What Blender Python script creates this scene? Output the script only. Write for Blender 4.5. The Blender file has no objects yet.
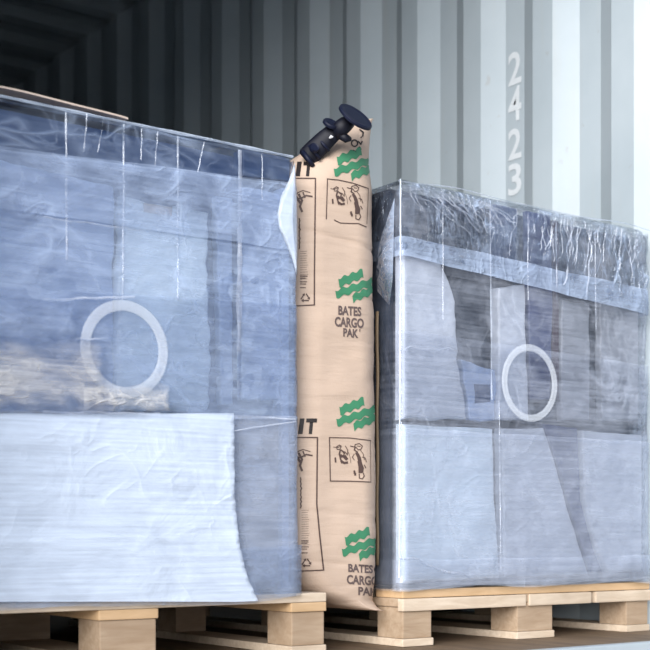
import bpy, bmesh, math, random
from mathutils import Vector, Matrix, noise
from mathutils.bvhtree import BVHTree
random.seed(7)
sc = bpy.context.scene
C = sc.collection

# ------------------------------------------------------------------ camera, sky, sun, exposure
F = 1300.0                       # focal length in pixels of the 650 px frame
CAM = Vector((-1.733, -2.443, 0.275))
FWD = Vector((0.59586, 0.80305, 0)); RGT = Vector((0.80305, -0.59586, 0)); UP = Vector((0, 0, 1))
cd = bpy.data.cameras.new('camera')
cam = bpy.data.objects.new('camera', cd); C.objects.link(cam)
cam.location = CAM
cam.rotation_euler = (math.pi/2, 0, -math.atan2(0.59586, 0.80305))
cd.sensor_width = 36; cd.lens = F/650*36
cd.shift_y = 210/650
cd.clip_start = 0.05
cd.dof.use_dof = True; cd.dof.focus_distance = 3.15; cd.dof.aperture_fstop = 4.5
sc.camera = cam

w = bpy.data.worlds.new('world'); sc.world = w; w.use_nodes = True
nt = w.node_tree; nt.nodes.clear()
wo = nt.nodes.new('ShaderNodeOutputWorld'); bg = nt.nodes.new('ShaderNodeBackground')
tc = nt.nodes.new('ShaderNodeTexCoord'); sep = nt.nodes.new('ShaderNodeSeparateXYZ')
rp = nt.nodes.new('ShaderNodeValToRGB')
rp.color_ramp.elements[0].position = 0.0; rp.color_ramp.elements[0].color = (0.90, 0.95, 1.0, 1)
rp.color_ramp.elements[1].position = 0.75; rp.color_ramp.elements[1].color = (0.42, 0.60, 0.92, 1)
nt.links.new(tc.outputs['Generated'], sep.inputs[0]); nt.links.new(sep.outputs['Z'], rp.inputs[0])
nt.links.new(rp.outputs[0], bg.inputs['Color']); bg.inputs['Strength'].default_value = 0.50
nt.links.new(bg.outputs[0], wo.inputs[0])

sun = bpy.data.lights.new('sun', 'SUN'); sun.energy = 1.0; sun.angle = 0.01; sun.color = (1.0, 0.93, 0.82)
so = bpy.data.objects.new('sun', sun); C.objects.link(so)
so.rotation_euler = Vector((0.75, 0.72, 0.95)).to_track_quat('Z', 'Y').to_euler()   # stands behind the container, lights the yard

sc.view_settings.view_transform = 'Standard'; sc.view_settings.look = 'None'
fill = bpy.data.lights.new('added_fill_sun', 'SUN'); fill.energy = 5.0; fill.angle = math.radians(46); fill.color = (1.0, 0.98, 0.96)
ho = bpy.data.objects.new('added_fill_sun', fill); C.objects.link(ho)
ho.rotation_euler = Vector((-1.0, -0.74, 0.50)).to_track_quat('Z', 'Y').to_euler()   # added wide fill lamp, low left outside the doors; brightens the near wall
sc.view_settings.gamma = 1; sc.view_settings.exposure = 0.22
sc.view_settings.use_curve_mapping = False
sc.cycles.max_bounces = 10; sc.cycles.diffuse_bounces = 3; sc.cycles.transparent_max_bounces = 24
sc.cycles.use_denoising = True

# ------------------------------------------------------------------ helpers
def ray(px, py):
    return (FWD + RGT*((px-325)/F) + UP*((535-py)/F))
def front(px, py, y=0.0):
    """point of the plane y = const that the photograph shows at (px, py)"""
    d = ray(px, py); k = (y-CAM.y)/d.y
    return CAM + d*k
def sz(px, py, y=0.0):
    p = front(px, py, y); return p.x, p.z

def obj(name, bm, mat, parent=None, smooth=False, loc=None):
    me = bpy.data.meshes.new(name); bm.to_mesh(me); bm.free()
    if mat:
        me.materials.append(mat)
    if smooth:
        for p in me.polygons: p.use_smooth = True
    o = bpy.data.objects.new(name, me); C.objects.link(o)
    if parent: o.parent = parent
    if loc: o.location = loc
    return o
def empty(name, loc):
    o = bpy.data.objects.new(name, None); C.objects.link(o); o.location = loc
    o.empty_display_size = 0.1
    return o
def tag(o, label, cat, group=None):
    o['label'] = label; o['category'] = cat
    if group: o['group'] = group
    return o
def struct(name, bm, mat, smooth=False):
    o = obj(name, bm, mat, smooth=smooth); o['kind'] = 'structure'; return o
def add_box(bm, x0, x1, y0, y1, z0, z1, bev=0.0):
    r = bmesh.ops.create_cube(bm, size=1)
    vs = r['verts']
    for v in vs:
        v.co = Vector(((x0+x1)/2+v.co.x*(x1-x0), (y0+y1)/2+v.co.y*(y1-y0), (z0+z1)/2+v.co.z*(z1-z0)))
    if bev > 0:
        es = list({e for v in vs for e in v.link_edges})
        bmesh.ops.bevel(bm, geom=es, offset=bev, segments=2, profile=0.7, affect='EDGES')
def box(x0, x1, y0, y1, z0, z1, bev=0.0):
    bm = bmesh.new(); add_box(bm, x0, x1, y0, y1, z0, z1, bev); return bm

class N:
    """small node-tree builder"""
    def __init__(s, name):
        s.m = bpy.data.materials.new(name); s.m.use_nodes = True
        s.t = s.m.node_tree; s.t.nodes.clear()
        s.out = s.t.nodes.new('ShaderNodeOutputMaterial')
        s.tc = s.t.nodes.new('ShaderNodeTexCoord')
    def n(s, typ, **kw):
        nd = s.t.nodes.new(typ)
        for k, v in kw.items(): setattr(nd, k, v)
        return nd
    def l(s, a, b): s.t.links.new(a, b)
    def map(s, scale, rot=(0, 0, 0), src=None, loc=(0, 0, 0)):
        m = s.n('ShaderNodeMapping'); m.inputs['Scale'].default_value = scale; m.inputs['Rotation'].default_value = rot
        m.inputs['Location'].default_value = loc
        s.l(src or s.tc.outputs['Object'], m.inputs[0]); return m.outputs[0]
    def noise(s, vec, scale, detail=4, rough=0.55, dist=0.0):
        n = s.n('ShaderNodeTexNoise'); n.inputs['Scale'].default_value = scale; n.inputs['Detail'].default_value = detail
        n.inputs['Roughness'].default_value = rough; n.inputs['Distortion'].default_value = dist
        s.l(vec, n.inputs['Vector']); return n.outputs['Fac']
    def ramp(s, fac, stops):
        r = s.n('ShaderNodeValToRGB'); e = r.color_ramp.elements
        while len(e) < len(stops): e.new(0.5)
        for el, (p, c) in zip(e, stops):
            el.position = p; el.color = c if len(c) == 4 else (*c, 1)
        s.l(fac, r.inputs[0]); return r.outputs[0]
    def math(s, op, a, b=None, c=None, clamp=False):
        n = s.n('ShaderNodeMath', operation=op); n.use_clamp = clamp
        for i, v in enumerate((a, b, c)):
            if v is None: continue
            if isinstance(v, (int, float)): n.inputs[i].default_value = v
            else: s.l(v, n.inputs[i])
        return n.outputs[0]
    def mixc(s, f, a, b):
        n = s.n('ShaderNodeMix', data_type='RGBA')
        for i, v in ((0, f), (6, a), (7, b)):
            if isinstance(v, (int, float)): n.inputs[i].default_value = v
            elif isinstance(v, tuple): n.inputs[i].default_value = (*v, 1)
            else: s.l(v, n.inputs[i])
        return n.outputs[2]
    def bsdf(s, col, rough=0.5, metal=0.0, bump=None, bstr=0.3, bdist=0.01, spec=0.5):
        b = s.n('ShaderNodeBsdfPrincipled')
        if isinstance(col, tuple): b.inputs['Base Color'].default_value = (*col, 1)
        else: s.l(col, b.inputs['Base Color'])
        if isinstance(rough, (int, float)): b.inputs['Roughness'].default_value = rough
        else: s.l(rough, b.inputs['Roughness'])
        b.inputs['Metallic'].default_value = metal; b.inputs['Specular IOR Level'].default_value = spec
        if bump is not None:
            bp = s.n('ShaderNodeBump'); bp.inputs['Strength'].default_value = bstr; bp.inputs['Distance'].default_value = bdist
            s.l(bump, bp.inputs['Height']); s.l(bp.outputs[0], b.inputs['Normal'])
        return b
    def done(s, sh):
        s.l(sh.outputs[0], s.out.inputs[0]); return s.m

def plain(name, col, rough=0.5, var=0.08, scale=20, spec=0.5, bump=0.1):
    m = N(name); f = m.noise(m.tc.outputs['Object'], scale, 5)
    c = m.mixc(f, tuple(x*(1-var) for x in col), tuple(min(1, x*(1+var)) for x in col))
    return m.done(m.bsdf(c, rough, bump=f, bstr=bump, bdist=0.004, spec=spec))

def paint_mat():
    m = N('container_paint'); v = m.tc.outputs['Object']
    f = m.noise(v, 1.6, 5, 0.6)
    s = m.noise(m.map((6, 6, 0.35)), 3.0, 5, 0.65)
    c = m.ramp(f, [(0.3, (0.35, 0.41, 0.45)), (0.7, (0.43, 0.49, 0.53))])
    c = m.mixc(m.ramp(s, [(0.55, (0, 0, 0)), (0.8, (0.5, 0.5, 0.5))]), c, (0.40, 0.42, 0.41))
    sp = m.noise(v, 18, 3, 0.5)
    c = m.mixc(m.ramp(sp, [(0.70, (0, 0, 0)), (0.76, (0.35, 0.35, 0.35))]), c, (0.30, 0.27, 0.25))
    b = m.noise(v, 9, 4)
    return m.done(m.bsdf(c, 0.42, bump=b, bstr=0.25, bdist=0.004))
def wood_mat(name, a, b_, ang=0):
    m = N(name)
    v = m.map((2.0, 14, 14))
    g = m.noise(v, 4.0, 6, 0.65, 0.6)
    c = m.ramp(g, [(0.3, a), (0.7, b_)])
    k = m.noise(m.tc.outputs['Object'], 5, 2)
    c = m.mixc(m.ramp(k, [(0.45, (0, 0, 0)), (0.75, (0.55, 0.55, 0.55))]), c, tuple(x*0.7 for x in a))
    return m.done(m.bsdf(c, 0.7, bump=g, bstr=0.3, bdist=0.003))
def floor_mat():
    m = N('container_floor_plywood'); v = m.map((9, 1.2, 1))
    g = m.noise(v, 3.0, 6, 0.7)
    return m.done(m.bsdf(m.ramp(g, [(0.3, (0.10, 0.065, 0.04)), (0.7, (0.22, 0.15, 0.09))]), 0.65, bump=g))
def kraft_mat():
    m = N('kraft_paper'); v = m.tc.outputs['Object']
    fib = m.noise(m.map((60, 60, 25)), 4.0, 4, 0.6)
    lo = m.noise(v, 5.0, 3)
    c = m.ramp(lo, [(0.3, (0.54, 0.41, 0.32)), (0.7, (0.59, 0.455, 0.36))])
    c = m.mixc(m.ramp(fib, [(0.35, (0.22, 0.22, 0.22)), (0.65, (0, 0, 0))]), c, (0.56, 0.41, 0.30))
    cr = m.noise(m.map((3, 3, 22)), 1.6, 5, 0.55, 0.5)
    h = m.math('ADD', m.math('MULTIPLY', cr, 0.9), m.math('MULTIPLY', fib, 0.15))
    return m.done(m.bsdf(c, 0.62, bump=h, bstr=0.35, bdist=0.012, spec=0.25))

def film_mat(name, op, streak=0.15, lines=0.3, col=(0.60, 0.73, 0.97), lscale=9.0, lstretch=(1, 1, 1), rot=0.0, rough=0.16, bump=0.5, seed=0.0, blotch=0.2, spec=0.6):
    """stretch film: the more layers and crumples, the milkier"""
    m = N(name); ob = m.tc.outputs['Object']
    base = m.map((1, 1, 1), loc=(seed, seed*1.7, seed*0.6))
    # fine horizontal stretch lines
    st = m.noise(m.map((2.2, 2.2, 75), src=base), 2.0, 4, 0.6)
    # blotches
    bl = m.noise(m.map((1, 1, 1.6), src=base), 5.5, 4, 0.55, 1.2)
    # crumple creases: ridges of a warped noise
    rm = m.map(lstretch, rot=(0, rot, 0), src=base)
    def ridge(scale, dist, k, off):
        q = m.noise(m.map((1, 1, 1), src=rm, loc=(off, off, off)), scale, 2.5, 0.5, dist)
        q = m.math('ABSOLUTE', m.math('SUBTRACT', q, 0.5))
        return m.math('POWER', m.math('SUBTRACT', 1.0, m.math('MULTIPLY', q, k), clamp=True), 2.0)
    l1 = ridge(lscale*0.55, 1.1, 16, 0.0); l2 = ridge(lscale*1.5, 0.9, 11, 3.7)
    l2 = m.math('MULTIPLY', l2, 0.6)
    gate = m.ramp(m.noise(base, 4.5, 3, 0.6), [(0.40, (0, 0, 0)), (0.62, (1, 1, 1))])
    ln = m.math('MULTIPLY', m.math('MAXIMUM', l1, l2), gate)
    o = m.math('MULTIPLY_ADD', m.math('SUBTRACT', st, 0.5), streak*2.5, op)
    o = m.math('MULTIPLY_ADD', m.math('SUBTRACT', bl, 0.5), blotch*2.5, o)
    o = m.math('MULTIPLY_ADD', ln, lines, o, clamp=True)
    at = m.n('ShaderNodeAttribute', attribute_name='layers')      # opacity factor: fades edges, darkens one flank to imitate shade
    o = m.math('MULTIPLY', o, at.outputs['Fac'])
    h = m.math('ADD', m.math('MULTIPLY', bl, 1.0), m.math('MULTIPLY', ln, 0.35))
    h = m.math('ADD', h, m.math('MULTIPLY', st, 0.10))
    big = m.noise(rm, lscale*0.9, 4, 0.55, 0.8)
    h = m.math('ADD', h, m.math('MULTIPLY', big, 0.9))
    p = m.bsdf(col, rough, bump=h, bstr=bump, bdist=0.03, spec=spec)
    tr = m.n('ShaderNodeBsdfTransparent'); tr.inputs[0].default_value = (0.97, 0.98, 1, 1)
    gl = m.n('ShaderNodeBsdfGlossy'); gl.inputs['Roughness'].default_value = rough*0.8; gl.inputs['Color'].default_value = (0.9, 0.95, 1, 1)
    bp = [n for n in m.t.nodes if n.type == 'BUMP'][0]; m.l(bp.outputs[0], gl.inputs['Normal'])
    fr = m.n('ShaderNodeFresnel'); fr.inputs['IOR'].default_value = 1.45; m.l(bp.outputs[0], fr.inputs['Normal'])
    m1 = m.n('ShaderNodeMixShader'); m.l(m.math('MULTIPLY', fr.outputs[0], 0.55, clamp=True), m1.inputs[0]); m.l(tr.outputs[0], m1.inputs[1]); m.l(gl.outputs[0], m1.inputs[2])
    m2 = m.n('ShaderNodeMixShader'); m.l(o, m2.inputs[0]); m.l(m1.outputs[0], m2.inputs[1]); m.l(p.outputs[0], m2.inputs[2])
    return m.done(m2)

M = {}
M['paint'] = paint_mat()
M['floor'] = floor_mat()
M['kraft'] = kraft_mat()
M['seam'] = plain('darker_kraft', (0.13, 0.09, 0.05), 0.6, 0.15, 20)
M['wood'] = wood_mat('pallet_wood', (0.56, 0.44, 0.32), (0.74, 0.62, 0.49))
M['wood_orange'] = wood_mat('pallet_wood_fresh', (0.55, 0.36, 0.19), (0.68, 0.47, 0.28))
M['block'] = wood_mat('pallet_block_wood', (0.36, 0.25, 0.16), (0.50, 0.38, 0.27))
M['concrete'] = plain('yard_concrete', (0.34, 0.33, 0.32), 0.85, 0.15, 3)
M['ink'] = plain('black_ink', (0.018, 0.012, 0.012), 0.6, 0.1, 40)
M['ink_brown'] = plain('brown_ink', (0.085, 0.05, 0.042), 0.6, 0.1, 40)
M['ink_soft'] = plain('worn_ink', (0.12, 0.085, 0.08), 0.6, 0.2, 80)
M['green'] = plain('green_ink', (0.045, 0.22, 0.11), 0.55, 0.12, 30)
M['navy'] = plain('navy_plastic', (0.003, 0.004, 0.012), 0.55, 0.1, 30, 0.3)
M['navy_shine'] = plain('navy_cap_plastic', (0.005, 0.008, 0.026), 0.55, 0.1, 30, 0.3)
M['metal'] = plain('pale_metal', (0.7, 0.7, 0.72), 0.3, 0.05, 30)
M['wall_white'] = plain('white_stencil_paint', (0.62, 0.66, 0.69), 0.5, 0.08, 60)
M['card'] = plain('cardboard', (0.62, 0.50, 0.42), 0.8, 0.1, 12)
M['core'] = plain('slate_blue_core', (0.025, 0.06, 0.16), 0.55, 0.25, 6)
M['dark'] = plain('dark_teal_panel', (0.018, 0.028, 0.050), 0.5, 0.25, 8)
M['navy_panel'] = plain('navy_panel', (0.03, 0.05, 0.16), 0.5, 0.2, 8)
M['maroon'] = plain('maroon_edge', (0.035, 0.008, 0.025), 0.5, 0.2, 8)
M['mid'] = plain('grey_blue_panel', (0.36, 0.47, 0.70), 0.5, 0.12, 5)
M['grey'] = plain('grey_panel', (0.30, 0.32, 0.37), 0.5, 0.14, 6)
M['pale'] = plain('pale_blue_roll', (0.80, 0.90, 1.0), 0.45, 0.06, 4)
M['pale_grey'] = plain('pale_grey_roll', (0.58, 0.62, 0.70), 0.45, 0.08, 4)
def frosted():
    m = N('frosted_ring_plastic'); p = m.bsdf((0.86, 0.91, 0.98), 0.35)
    t = m.n('ShaderNodeBsdfTransparent'); x = m.n('ShaderNodeMixShader')
    x.inputs[0].default_value = 0.24; m.l(t.outputs[0], x.inputs[1]); m.l(p.outputs[0], x.inputs[2]); return m.done(x)
M['ring'] = frosted()

# ------------------------------------------------------------------ setting
XW, XL, YD, YE, ZR = 1.285, -1.06, -0.28, 5.75, 2.85
bm = bmesh.new(); add_box(bm, XL-0.1, XW+0.1, YD, YE, -0.12, 0.0)
struct('floor', bm, M['floor'])

def corrugated(vertical_at, inner, dirn, y0, y1, z0, z1, roof=False):
    """one corrugated steel sheet, pitch 0.322, away slope centred on y = 0.506 + k*0.322"""
    fl, sl, dp, pitch = 0.085, 0.076, 0.040, 0.322
    prof = []
    k0 = int((y0-0.506)/pitch)-2
    y = 0.506 + k0*pitch - sl/2
    while y < y1+pitch:
        prof += [(y, inner), (y+sl, 0), (y+sl+fl, 0), (y+2*sl+fl, inner)]
        y += pitch
    prof = [(max(y0, min(y1, a)), b) for a, b in prof if y0-0.3 < a < y1+0.3]
    bm = bmesh.new()
    th = 0.004
    def P(a, b, z):
        if roof: return Vector((z, a, vertical_at - dirn*b*0.6))
        return Vector((vertical_at - dirn*b, a, z))
    rows = []
    for zz in (z0, z1):
        rows.append([bm.verts.new(P(a, b*dp, zz)) for a, b in prof])
    back = []
    for zz in (z0, z1):
        back.append([bm.verts.new(P(a, b*dp-th, zz)) for a, b in prof])
    n = len(prof)
    for i in range(n-1):
        bm.faces.new((rows[0][i], rows[0][i+1], rows[1][i+1], rows[1][i]))
        bm.faces.new((back[0][i], back[1][i], back[1][i+1], back[0][i+1]))
        for k in (0, 1):
            bm.faces.new((rows[k][i], back[k][i], back[k][i+1], rows[k][i+1]))
    bmesh.ops.remove_doubles(bm, verts=bm.verts, dist=1e-5)
    bmesh.ops.recalc_face_normals(bm, faces=bm.faces)
    return bm
struct('wall_right', corrugated(XW, 1, 1, YD+0.12, YE, 0.0, ZR), M['paint'])
struct('wall_left', corrugated(XL, 1, -1, YD+0.12, YE, 0.0, ZR), M['paint'])
struct('ceiling', corrugated(ZR, 1, 1, YD+0.12, YE, XL-0.05, XW+0.05, roof=True), M['paint'])
struct('wall_back', box(XL-0.05, XW+0.05, YE, YE+0.04, 0, ZR), M['paint'])
# door frame of the container: corner posts and header
bm = bmesh.new()
add_box(bm, XW, XW+0.10, YD, YD+0.12, 0, ZR+0.1, 0.006)
add_box(bm, XL-0.10, XL, YD, YD+0.12, 0, ZR+0.1, 0.006)
add_box(bm, XL-0.10, XW+0.10, YD, YD+0.12, ZR, ZR+0.12, 0.006)
struct('trim_1', bm, M['paint'])
bm = bmesh.new()
add_box(bm, XL-0.10, XW+0.10, YD-0.01, YD+0.02, -0.16, 0.004, 0.004)
struct('trim_2', bm, M['paint'])
# yard outside
bm = bmesh.new(); add_box(bm, -30, 30, -40, 30, -1.5, -1.4)
g = struct('ground', bm, M['concrete'])

# ------------------------------------------------------------------ text helper
def text_bm(s, size=1.0, bold=0.0, shear=0.0, spacing=1.0, res=3):
    cu = bpy.data.curves.new('lettering', 'FONT'); cu.body = s; cu.size = size; cu.offset = bold; cu.shear = shear
    cu.space_character = spacing; cu.resolution_u = res; cu.align_x = 'LEFT'
    o = bpy.data.objects.new('lettering', cu); C.objects.link(o)
    dg = bpy.context.evaluated_depsgraph_get(); dg.update()
    me = bpy.data.meshes.new_from_object(o.evaluated_get(dg))
    bm = bmesh.new(); bm.from_mesh(me)
    bpy.data.objects.remove(o); bpy.data.curves.remove(cu); bpy.data.meshes.remove(me)
    return bm

# container number painted down the recessed flat of the wall
t0 = []
ycen = 0.506 + 0.038 + 0.0425
for ch, (ya, yb) in zip('2423', ((50, 83), (85, 120), (127, 158), (162, 194))):
    b = text_bm(ch, 1.0, 0.018)
    xs = [v.co.x for v in b.verts]; ys = [v.co.y for v in b.verts]
    dd = ray(519, 0)
    k = (XW-CAM.x)/dd.x
    zt = CAM.z + k*(535-ya)/F; zb = CAM.z + k*(535-yb)/F
    for v in b.verts:
        u = (v.co.x-min(xs))/(max(xs)-min(xs)); q = (v.co.y-min(ys))/(max(ys)-min(ys))
        v.co = Vector((XW-0.0015, ycen+0.030-u*0.060, zb+q*(zt-zb)))
    t0.append(b)
big = bmesh.new()
for b in t0:
    me = bpy.data.meshes.new('tmp'); b.to_mesh(me); b.free(); big.from_mesh(me); bpy.data.meshes.remove(me)
num = struct('trim_3', big, M['wall_white'])

# ------------------------------------------------------------------ pallets
LOAD_W = 0.955; LOAD_D = 1.10; Z0 = 0.148; Z1 = 1.148
def pallet(x0, x1, name_label, mats, y0=-0.035, lead=()):
    root = empty('wooden_pallet', ((x0+x1)/2, 0.5, 0))
    tag(root, name_label, 'pallet', None)
    inv = Vector(((x0+x1)/2, 0.5, 0))
    def part(n, a, b, c, d, e, f, m):
        o = obj(n, box(a, b, c, d, e, f, 0.003), m, root)
        o.data.transform(Matrix.Translation(-inv)); return o
    W = x1-x0; y1 = 1.15
    # top deck boards run across the front
    nb = 8; bw = 0.105; gap = ((y1-y0)-nb*bw)/(nb-1)
    for i in range(nb):
        ya = y0+i*(bw+gap)
        part('deck_board', x0, x1, ya, ya+bw, 0.120, 0.141, mats[0] if i else mats[1])
    for xa, xb in ((x0, x0+0.10), ((x0+x1)/2-0.07, (x0+x1)/2+0.07), (x1-0.10, x1)):
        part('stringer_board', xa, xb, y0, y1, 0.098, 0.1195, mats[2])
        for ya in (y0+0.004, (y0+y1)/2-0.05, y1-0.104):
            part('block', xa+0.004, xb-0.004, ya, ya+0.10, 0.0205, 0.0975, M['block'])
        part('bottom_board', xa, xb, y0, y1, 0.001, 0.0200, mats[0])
    for xa, xb in lead: part('lead_board', xa, xb, y0-0.004, y0+0.018, 0.088, 0.1185, mats[0])
    return root
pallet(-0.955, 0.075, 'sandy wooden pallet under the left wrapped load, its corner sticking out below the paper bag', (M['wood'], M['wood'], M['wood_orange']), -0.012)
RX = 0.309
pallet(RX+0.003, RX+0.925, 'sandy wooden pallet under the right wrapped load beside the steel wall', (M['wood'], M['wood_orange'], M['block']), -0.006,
       ((RX+0.001, 0.732), (0.745, 0.985), (1.003, RX+0.925)))

# ------------------------------------------------------------------ wrapped loads
def nz(x, y, z): return noise.noise(Vector((x, y, z)))
def film_band(name, parent, X0, X1, D, zfun0, zfun1, off, mat, amp=0.004, seed=0.0, side=0.45, rc=0.012, step=0.009, edge_wob=0.003, both=True):
    """a loop of film round the load: from the left flank over the front to the right flank"""
    pts = []      # (x, y, nx, ny, s)
    def seg(ax, ay, bx, by, nx, ny, n):
        for i in range(n): t = i/n; pts.append((ax+(bx-ax)*t, ay+(by-ay)*t, nx, ny))
    seg(X0, side, X0, rc, -1, 0, int(side/step/1.6))
    for i in range(5):
        a = math.pi + (math.pi/2)*i/5; pts.append((X0+rc+rc*math.cos(a), rc+rc*math.sin(a), math.cos(a), math.sin(a)))
    seg(X0+rc, 0, X1-rc, 0, 0, -1, int((X1-X0)/step))
    for i in range(5):
        a = -math.pi/2 + (math.pi/2)*i/5; pts.append((X1-rc+rc*math.cos(a), rc+rc*math.sin(a), math.cos(a), math.sin(a)))
    seg(X1, rc, X1, side, 1, 0, int(side/step/1.6))
    bm = bmesh.new(); rows = []
    h = abs(zfun1((X0+X1)/2)-zfun0((X0+X1)/2)); nr = max(4, int(h/step))
    for r in range(nr+1):
        q = r/nr; row = []
        for (x, y, nx, ny) in pts:
            za = zfun0(x)+edge_wob*nz(x*9+seed, y*9, 3.1); zb = zfun1(x)+edge_wob*nz(x*7+seed, y*7, 8.2)
            z = za+(zb-za)*q
            d = amp*(nz(x*5+seed, y*5, z*7)+0.6*nz(x*13, y*13+seed, z*17)+0.35*nz(x*31, y*31, z*36+seed))
            e = (off+max(-off*0.7, d))*(0.45 if abs(nx) > 0.9 else 1)
            row.append(bm.verts.new((x+nx*e, y+ny*e, z)))
        rows.append(row)
    for r in range(nr):
        for i in range(len(pts)-1):
            bm.faces.new((rows[r][i], rows[r][i+1], rows[r+1][i+1], rows[r+1][i]))
    return obj(name, bm, mat, parent, smooth=True)
def set_layers(o, fn):
    a = o.data.attributes.new('layers', 'FLOAT', 'POINT')
    for v in o.data.vertices: a.data[v.index].value = fn(v.co)
    return o
def lin(xa, za, xb, zb):
    return lambda x: za+(zb-za)*(x-xa)/(xb-xa)
def edge(xpa, ypa, xpb, ypb):
    a, b = sz(xpa, ypa), sz(xpb, ypb); return lin(a[0], a[1], b[0], b[1])
def panel(name, parent, outline, depth, thick, mat, label=None, bev=0.006, wob=0.0, smooth=True):
    """upright piece of the load's contents; outline given where its front stands"""
    pts = []
    n = len(outline)
    for i in range(n):
        (ax, ay), (bx, by) = outline[i], outline[(i+1) % n]
        L = math.hypot(bx-ax, by-ay); k = max(1, int(L/9))
        for j in range(k):
            t = j/k; pts.append((ax+(bx-ax)*t, ay+(by-ay)*t))
    bm = bmesh.new(); vs = []
    for (a, b) in pts:
        x, z = sz(a, b, depth)
        x += wob*nz(a*0.07, b*0.07, 1.3); z += wob*nz(a*0.07, b*0.07, 7.7)
        x = max(parent['x0']+0.004, min(parent['x1']-0.004, x)); z = max(Z0+0.004, min(Z1-0.006, z))
        vs.append(bm.verts.new((x, depth, z)))
    bmesh.ops.remove_doubles(bm, verts=bm.verts, dist=0.0005)
    vs = [v for v in vs if v.is_valid]
    f = bm.faces.new(vs)
    r = bmesh.ops.extrude_face_region(bm, geom=[f])
    for v in [g for g in r['geom'] if isinstance(g, bmesh.types.BMVert)]: v.co.y += thick
    bmesh.ops.recalc_face_normals(bm, faces=bm.faces)
    fe = [e for e in bm.edges if all(abs(v.co.y-depth) < 1e-6 for v in e.verts)]
    if bev: bmesh.ops.bevel(bm, geom=fe, offset=bev, segments=3, profile=0.6, affect='EDGES')
    o = obj(name, bm, mat, parent, smooth=False)
    if label: o['label'] = label
    return o
def ring(parent, cx, cy, r_out, r_in, depth, mat, tube=0.006):
    x, z = sz(cx, cy, depth)
    bm = bmesh.new(); NS = 72; prof = []
    rm, hw = (r_out+r_in)/2, (r_out-r_in)/2
    for i in range(10):
        a = 2*math.pi*i/10
        prof.append((rm+hw*math.copysign(abs(math.cos(a))**0.6, math.cos(a)), tube*math.copysign(abs(math.sin(a))**0.6, math.sin(a))))
    R = []
    for k in range(NS):
        a = 2*math.pi*k/NS
        R.append([bm.verts.new((x+p*math.cos(a), depth+q, z+p*math.sin(a))) for p, q in prof])
    for k in range(NS):
        for i in range(10):
            bm.faces.new((R[k][i], R[(k+1) % NS][i], R[(k+1) % NS][(i+1) % 10], R[k][(i+1) % 10]))
    bmesh.ops.recalc_face_normals(bm, faces=bm.faces)
    o = obj('ring', bm, mat, parent, smooth=True); o['label'] = 'pale plastic ring showing through the film'
    return o
def strip(parent, name, pa, pb, wdt, mat, y=-0.012, label=None, th=0.0012, wob=0.0):
    """a narrow fold or tape of film along the front, from one point to another"""
    a = front(*pa, y); b = front(*pb, y)
    bm = bmesh.new(); n = 40; L = []
    t = (b-a).normalized(); s = Vector((t.z, 0, -t.x))
    for i in range(n+1):
        q = i/n; c = a+(b-a)*q
        ww = wdt*(0.6+0.8*abs(nz(q*9, a.x*7, a.z*3)))/2
        c = c+s*(wob*nz(q*4, a.x*5, 2.0))
        L.append([bm.verts.new(c-s*ww), bm.verts.new(c+Vector((0, -th, 0))), bm.verts.new(c+s*ww), bm.verts.new(c+Vector((0, th, 0)))])
    for i in range(n):
        for k in range(4):
            bm.faces.new((L[i][k], L[i][(k+1) % 4], L[i+1][(k+1) % 4], L[i+1][k]))
    bmesh.ops.recalc_face_normals(bm, faces=bm.faces)
    o = obj(name, bm, mat, parent, smooth=False)
    if label: o['label'] = label
    return o
def film_top(parent, X0, X1, D, mat, seed, rc=0.02, amp=0.006):
    """film drawn over the top of the load, rounding down over its front edge"""
    bm = bmesh.new(); nx, ny = 110, 60; G = []
    for j in range(ny+1):
        row = []
        for i in range(nx+1):
            x = X0+(X1-X0)*i/nx
            y = -0.004 + (D+0.004)*(j/ny)**1.4
            z = Z1+0.003
            if y < rc: z -= rc-math.sqrt(max(0, rc*rc-(rc-max(0, y))**2))
            e = min(x-X0, X1-x)
            if e < rc: z -= rc-math.sqrt(max(0, rc*rc-(rc-e)**2))
            z += amp*(max(-0.5, nz(x*7+seed, y*7, 0))+0.5*nz(x*22, y*22+seed, 1))*min(1, e/0.05)*min(1, (y+0.004)/0.05)
            row.append(bm.verts.new((x, y, z)))
        G.append(row)
    for j in range(ny):
        for i in range(nx):
            bm.faces.new((G[j][i], G[j][i+1], G[j+1][i+1], G[j+1][i]))
    return obj('film_top', bm, mat, parent, smooth=True)

F_top = film_mat('film_clear_top', 0.05, 0.06, 0.26, lscale=5, lstretch=(1, 1, 1.8), blotch=0.10, bump=0.45, seed=1.3)
F_mid = film_mat('film_milky', 0.24, 0.16, 0.25, lscale=6, lstretch=(1, 1, 1.6), bump=0.35, seed=4.1, blotch=0.20)
F_lo = film_mat('film_dense', 0.76, 0.22, 0.10, lscale=5, bump=0.22, seed=7.7, blotch=0.16, col=(0.70, 0.80, 0.96))
F_sheer = film_mat('film_sheer', 0.11, 0.12, 0.20, lscale=6, lstretch=(1, 1, 1.8), bump=0.3, seed=9.2, blotch=0.12)
F_glint = film_mat('film_painted_glint', 0.24, 0.20, 0.45, lscale=9, lstretch=(1, 1, 2.6), bump=0.5, seed=2.9, blotch=0.35, rough=0.10, col=(0.95, 0.92, 0.88))  # warm white film colour stands in for sun glints on the crumples
R_top = film_mat('film_crumpled_clear', 0.02, 0.05, 0.70, lscale=14, lstretch=(1.9, 1, 0.6), rot=-0.6, bump=1.0, seed=5.5, blotch=0.26, rough=0.09)
R_band = film_mat('film_band_hazy', 0.34, 0.12, 0.30, lscale=10, bump=0.6, seed=3.3, blotch=0.2)
R_mid = film_mat('film_hazy', 0.12, 0.14, 0.16, lscale=7, bump=0.35, seed=6.1, blotch=0.14, col=(0.70, 0.76, 0.90))
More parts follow.
